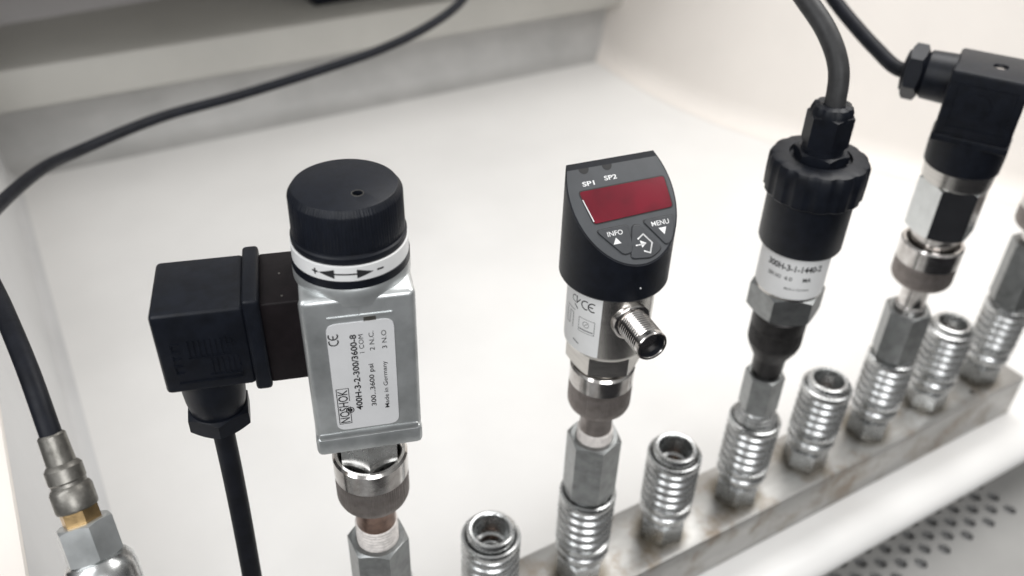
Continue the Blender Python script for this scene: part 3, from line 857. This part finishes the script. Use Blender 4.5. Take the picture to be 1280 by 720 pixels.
bm = B(); lathe(bm, [(2.9, 218.9), (2.9, 220.6), (2.4, 221.1), (0, 221.1)], 28, Matrix.Translation((cc.x, cc.y, 0)), close=False); finish('fixing_screw', bm, 'nickel', pb)
bm = B()
plD = on_plane(frD, 15.5)
arc = [(-4.5, 213.5), (0, 213.5), (2.6, 212.0), (4, 209), (3.4, 205.4), (1.2, 203.2), (-2.5, 202.4)]
for a, b in zip(arc, arc[1:]):
    d = (Vector(b) - Vector(a)).normalized(); n_ = Vector((-d.y, d.x)) * .25
    plate(bm, [tuple(Vector(a) + n_), tuple(Vector(a) - n_), tuple(Vector(b) - n_), tuple(Vector(b) + n_)], 15.5, 15.85, frD)
for (x0, x1, z0, z1) in ((-11.5, 12.5, 216.6, 217), (-11.5, -11.1, 197, 216.8), (12.1, 12.5, 197, 216.8), (-11.5, 12.5, 196.8, 197.2)):
    plate(bm, [(x0, z0), (x1, z0), (x1, z1), (x0, z1)], 15.5, 15.8, frD)
finish('embossed_mark', bm, 'blackplas', pb)
mg = axis_matrix(OD - XD * 15 + Vector((0, 0, 212)), -XD)
bm = B(); lathe(bm, [(11.4, 0), (11.2, 1), (10.8, 11), (9.6, 12.2), (9, 13.5)], 56, mg); finish('cable_gland', bm, 'blackplas', pb)
bm = B(); hexnut(bm, 12.6, 19.6, 12.6, 15, mtx=mg); finish('gland_nut', bm, 'blackplas', pb)
bm = B(); lathe(bm, [(9.2, 19.2), (9.0, 20.6), (6, 21.2), (3.8, 21)], 40, mg); finish('gland_seal', bm, 'rubber', pb)
g0 = OD - XD * 15 + Vector((0, 0, 212)) - XD * 14
g1 = OD - XD * 15 + Vector((0, 0, 212)) - XD * 24
bm = B(); tube(bm, [tuple(g0), tuple(g1), (-15.6, 50, 214.5), (-14.6, 64, 219.5), (-13.8, 78, 225.5), (-12.0, 94, 233), (-8, 114, 243), (-2, 145, 256)], 3.4, 24); finish('cable', bm, 'rubber', D)

# ------------------------------------------------------------------ F: fitting at the right edge
F = thing('test_fitting', 'silver hex adapter and swivel ring cut off by the right edge of the picture', 'fitting', (300, 0, 0))
bm = B(); hexnut(bm, 58.4, 99, 12.2, -165, hole=8); finish('adapter_nut', bm, 'zincgrey', F)
bm = B(); lathe(bm, [(8, 95), (8, 106), (9.5, 111)], 48); finish('neck', bm, 'nickel', F)
union_ring(F, 108.5, 132, 14.8, 121)
bm = B(); lathe(bm, [(10.4, 124), (10.6, 146), (9.8, 147)], 48); finish('stem', bm, 'nickel', F)
bm = B(); hexnut(bm, 139, 158, 15.5, -150); finish('cap_nut', bm, 'zincgrey', F)

# ------------------------------------------------------------------ hose on the left
H = thing('pressure_hose', 'black pressure hose with grey swivel fitting curving up from the left coupler to the back', 'hose', (-191, 0, 0))
bm = B(); hexnut(bm, 58.4, 92, 11.8, -110); finish('adapter_nut', bm, 'zincgrey', H)
bm = B(); lathe(bm, [(7.6, 90), (7.6, 104), (10, 106)], 48); finish('neck', bm, 'nickel', H)
dH = Vector((-.03, .56, .83)).normalized(); oH = Vector((.5, -12, 142.5))       # the fitting leans towards the back
mh = axis_matrix(oH, dH)
bm = B(); tube(bm, [(0, 0, 100), (0, -6, 106), tuple(oH - dH * 26), tuple(oH - dH * 19)], 7.2, 28); finish('elbow', bm, 'zinc', H)
bm = B(); lathe(bm, [(8.0, -20), (9.9, -19), (10.4, -17), (10.4, -4), (9.9, -1.0), (8.6, .8), (7, 1.4)], 72, mh); finish('swivel_base', bm, 'zinc', H)
bm = B(); hexnut(bm, 1.0, 12.6, 8.5, 187, mtx=mh); finish('silver_nut', bm, 'diecast', H)
bm = B(); hexnut(bm, 12.2, 17.0, 5.6, 190, mtx=mh); finish('brass_nut', bm, 'brass', H)
bm = B(); lathe(bm, [(4.8, 16.4), (5.8, 16.8), (6.0, 17.5), (6.0, 22.8), (5.5, 23.8), (5.0, 24.2), (5.0, 25.2), (5.3, 25.7), (5.3, 29.6), (4.6, 30.6), (4.1, 31.0), (3.9, 39.4), (3.4, 40)], 56, mh); finish('swivel_fitting', bm, 'hosemetal', H)
p0, p1 = oH + dH * 33, oH + dH * 41
hp = [(-192.8,29.4,186.6), (-195.7,59.8,189.6), (-200.4,108.3,182.1), (-199.2,154.2,169.1), (-193.1,193.6,156.8), (-173.8,238.6,147.1), (-152.2,274.5,136.6), (-104.8,301.6,134.4), (-54.4,313.7,133.6), (0.1,320.1,137.5), (48.0,326.7,142.1), (87.9,335.0,149.7), (118.4,348.2,158.2), (144.3,369.8,171.5)]
bm = B(); tube(bm, [tuple(p0), tuple(p1)] + [(p[0] + 191, p[1], p[2]) for p in hp], 3.1, 24); finish('hose', bm, 'rubber', H)

# ------------------------------------------------------------------ dark box on the back ledge
bx = thing('black_box', 'black box standing on the ledge behind, cut off by the top edge', 'box', (164, 640, 69.5))
bm = B(); rbox(bm, -62, 90, -8, 60, 0.2, 60, 2.5); finish('case', bm, 'blackplas', bx)
bm = B(); rbox(bm, -55, -40, -8.8, -7.2, 12, 46, .4); rbox(bm, -30, 80, -8.8, -7.2, 38, 50, .4); finish('front_trim', bm, 'blackmetal', bx)
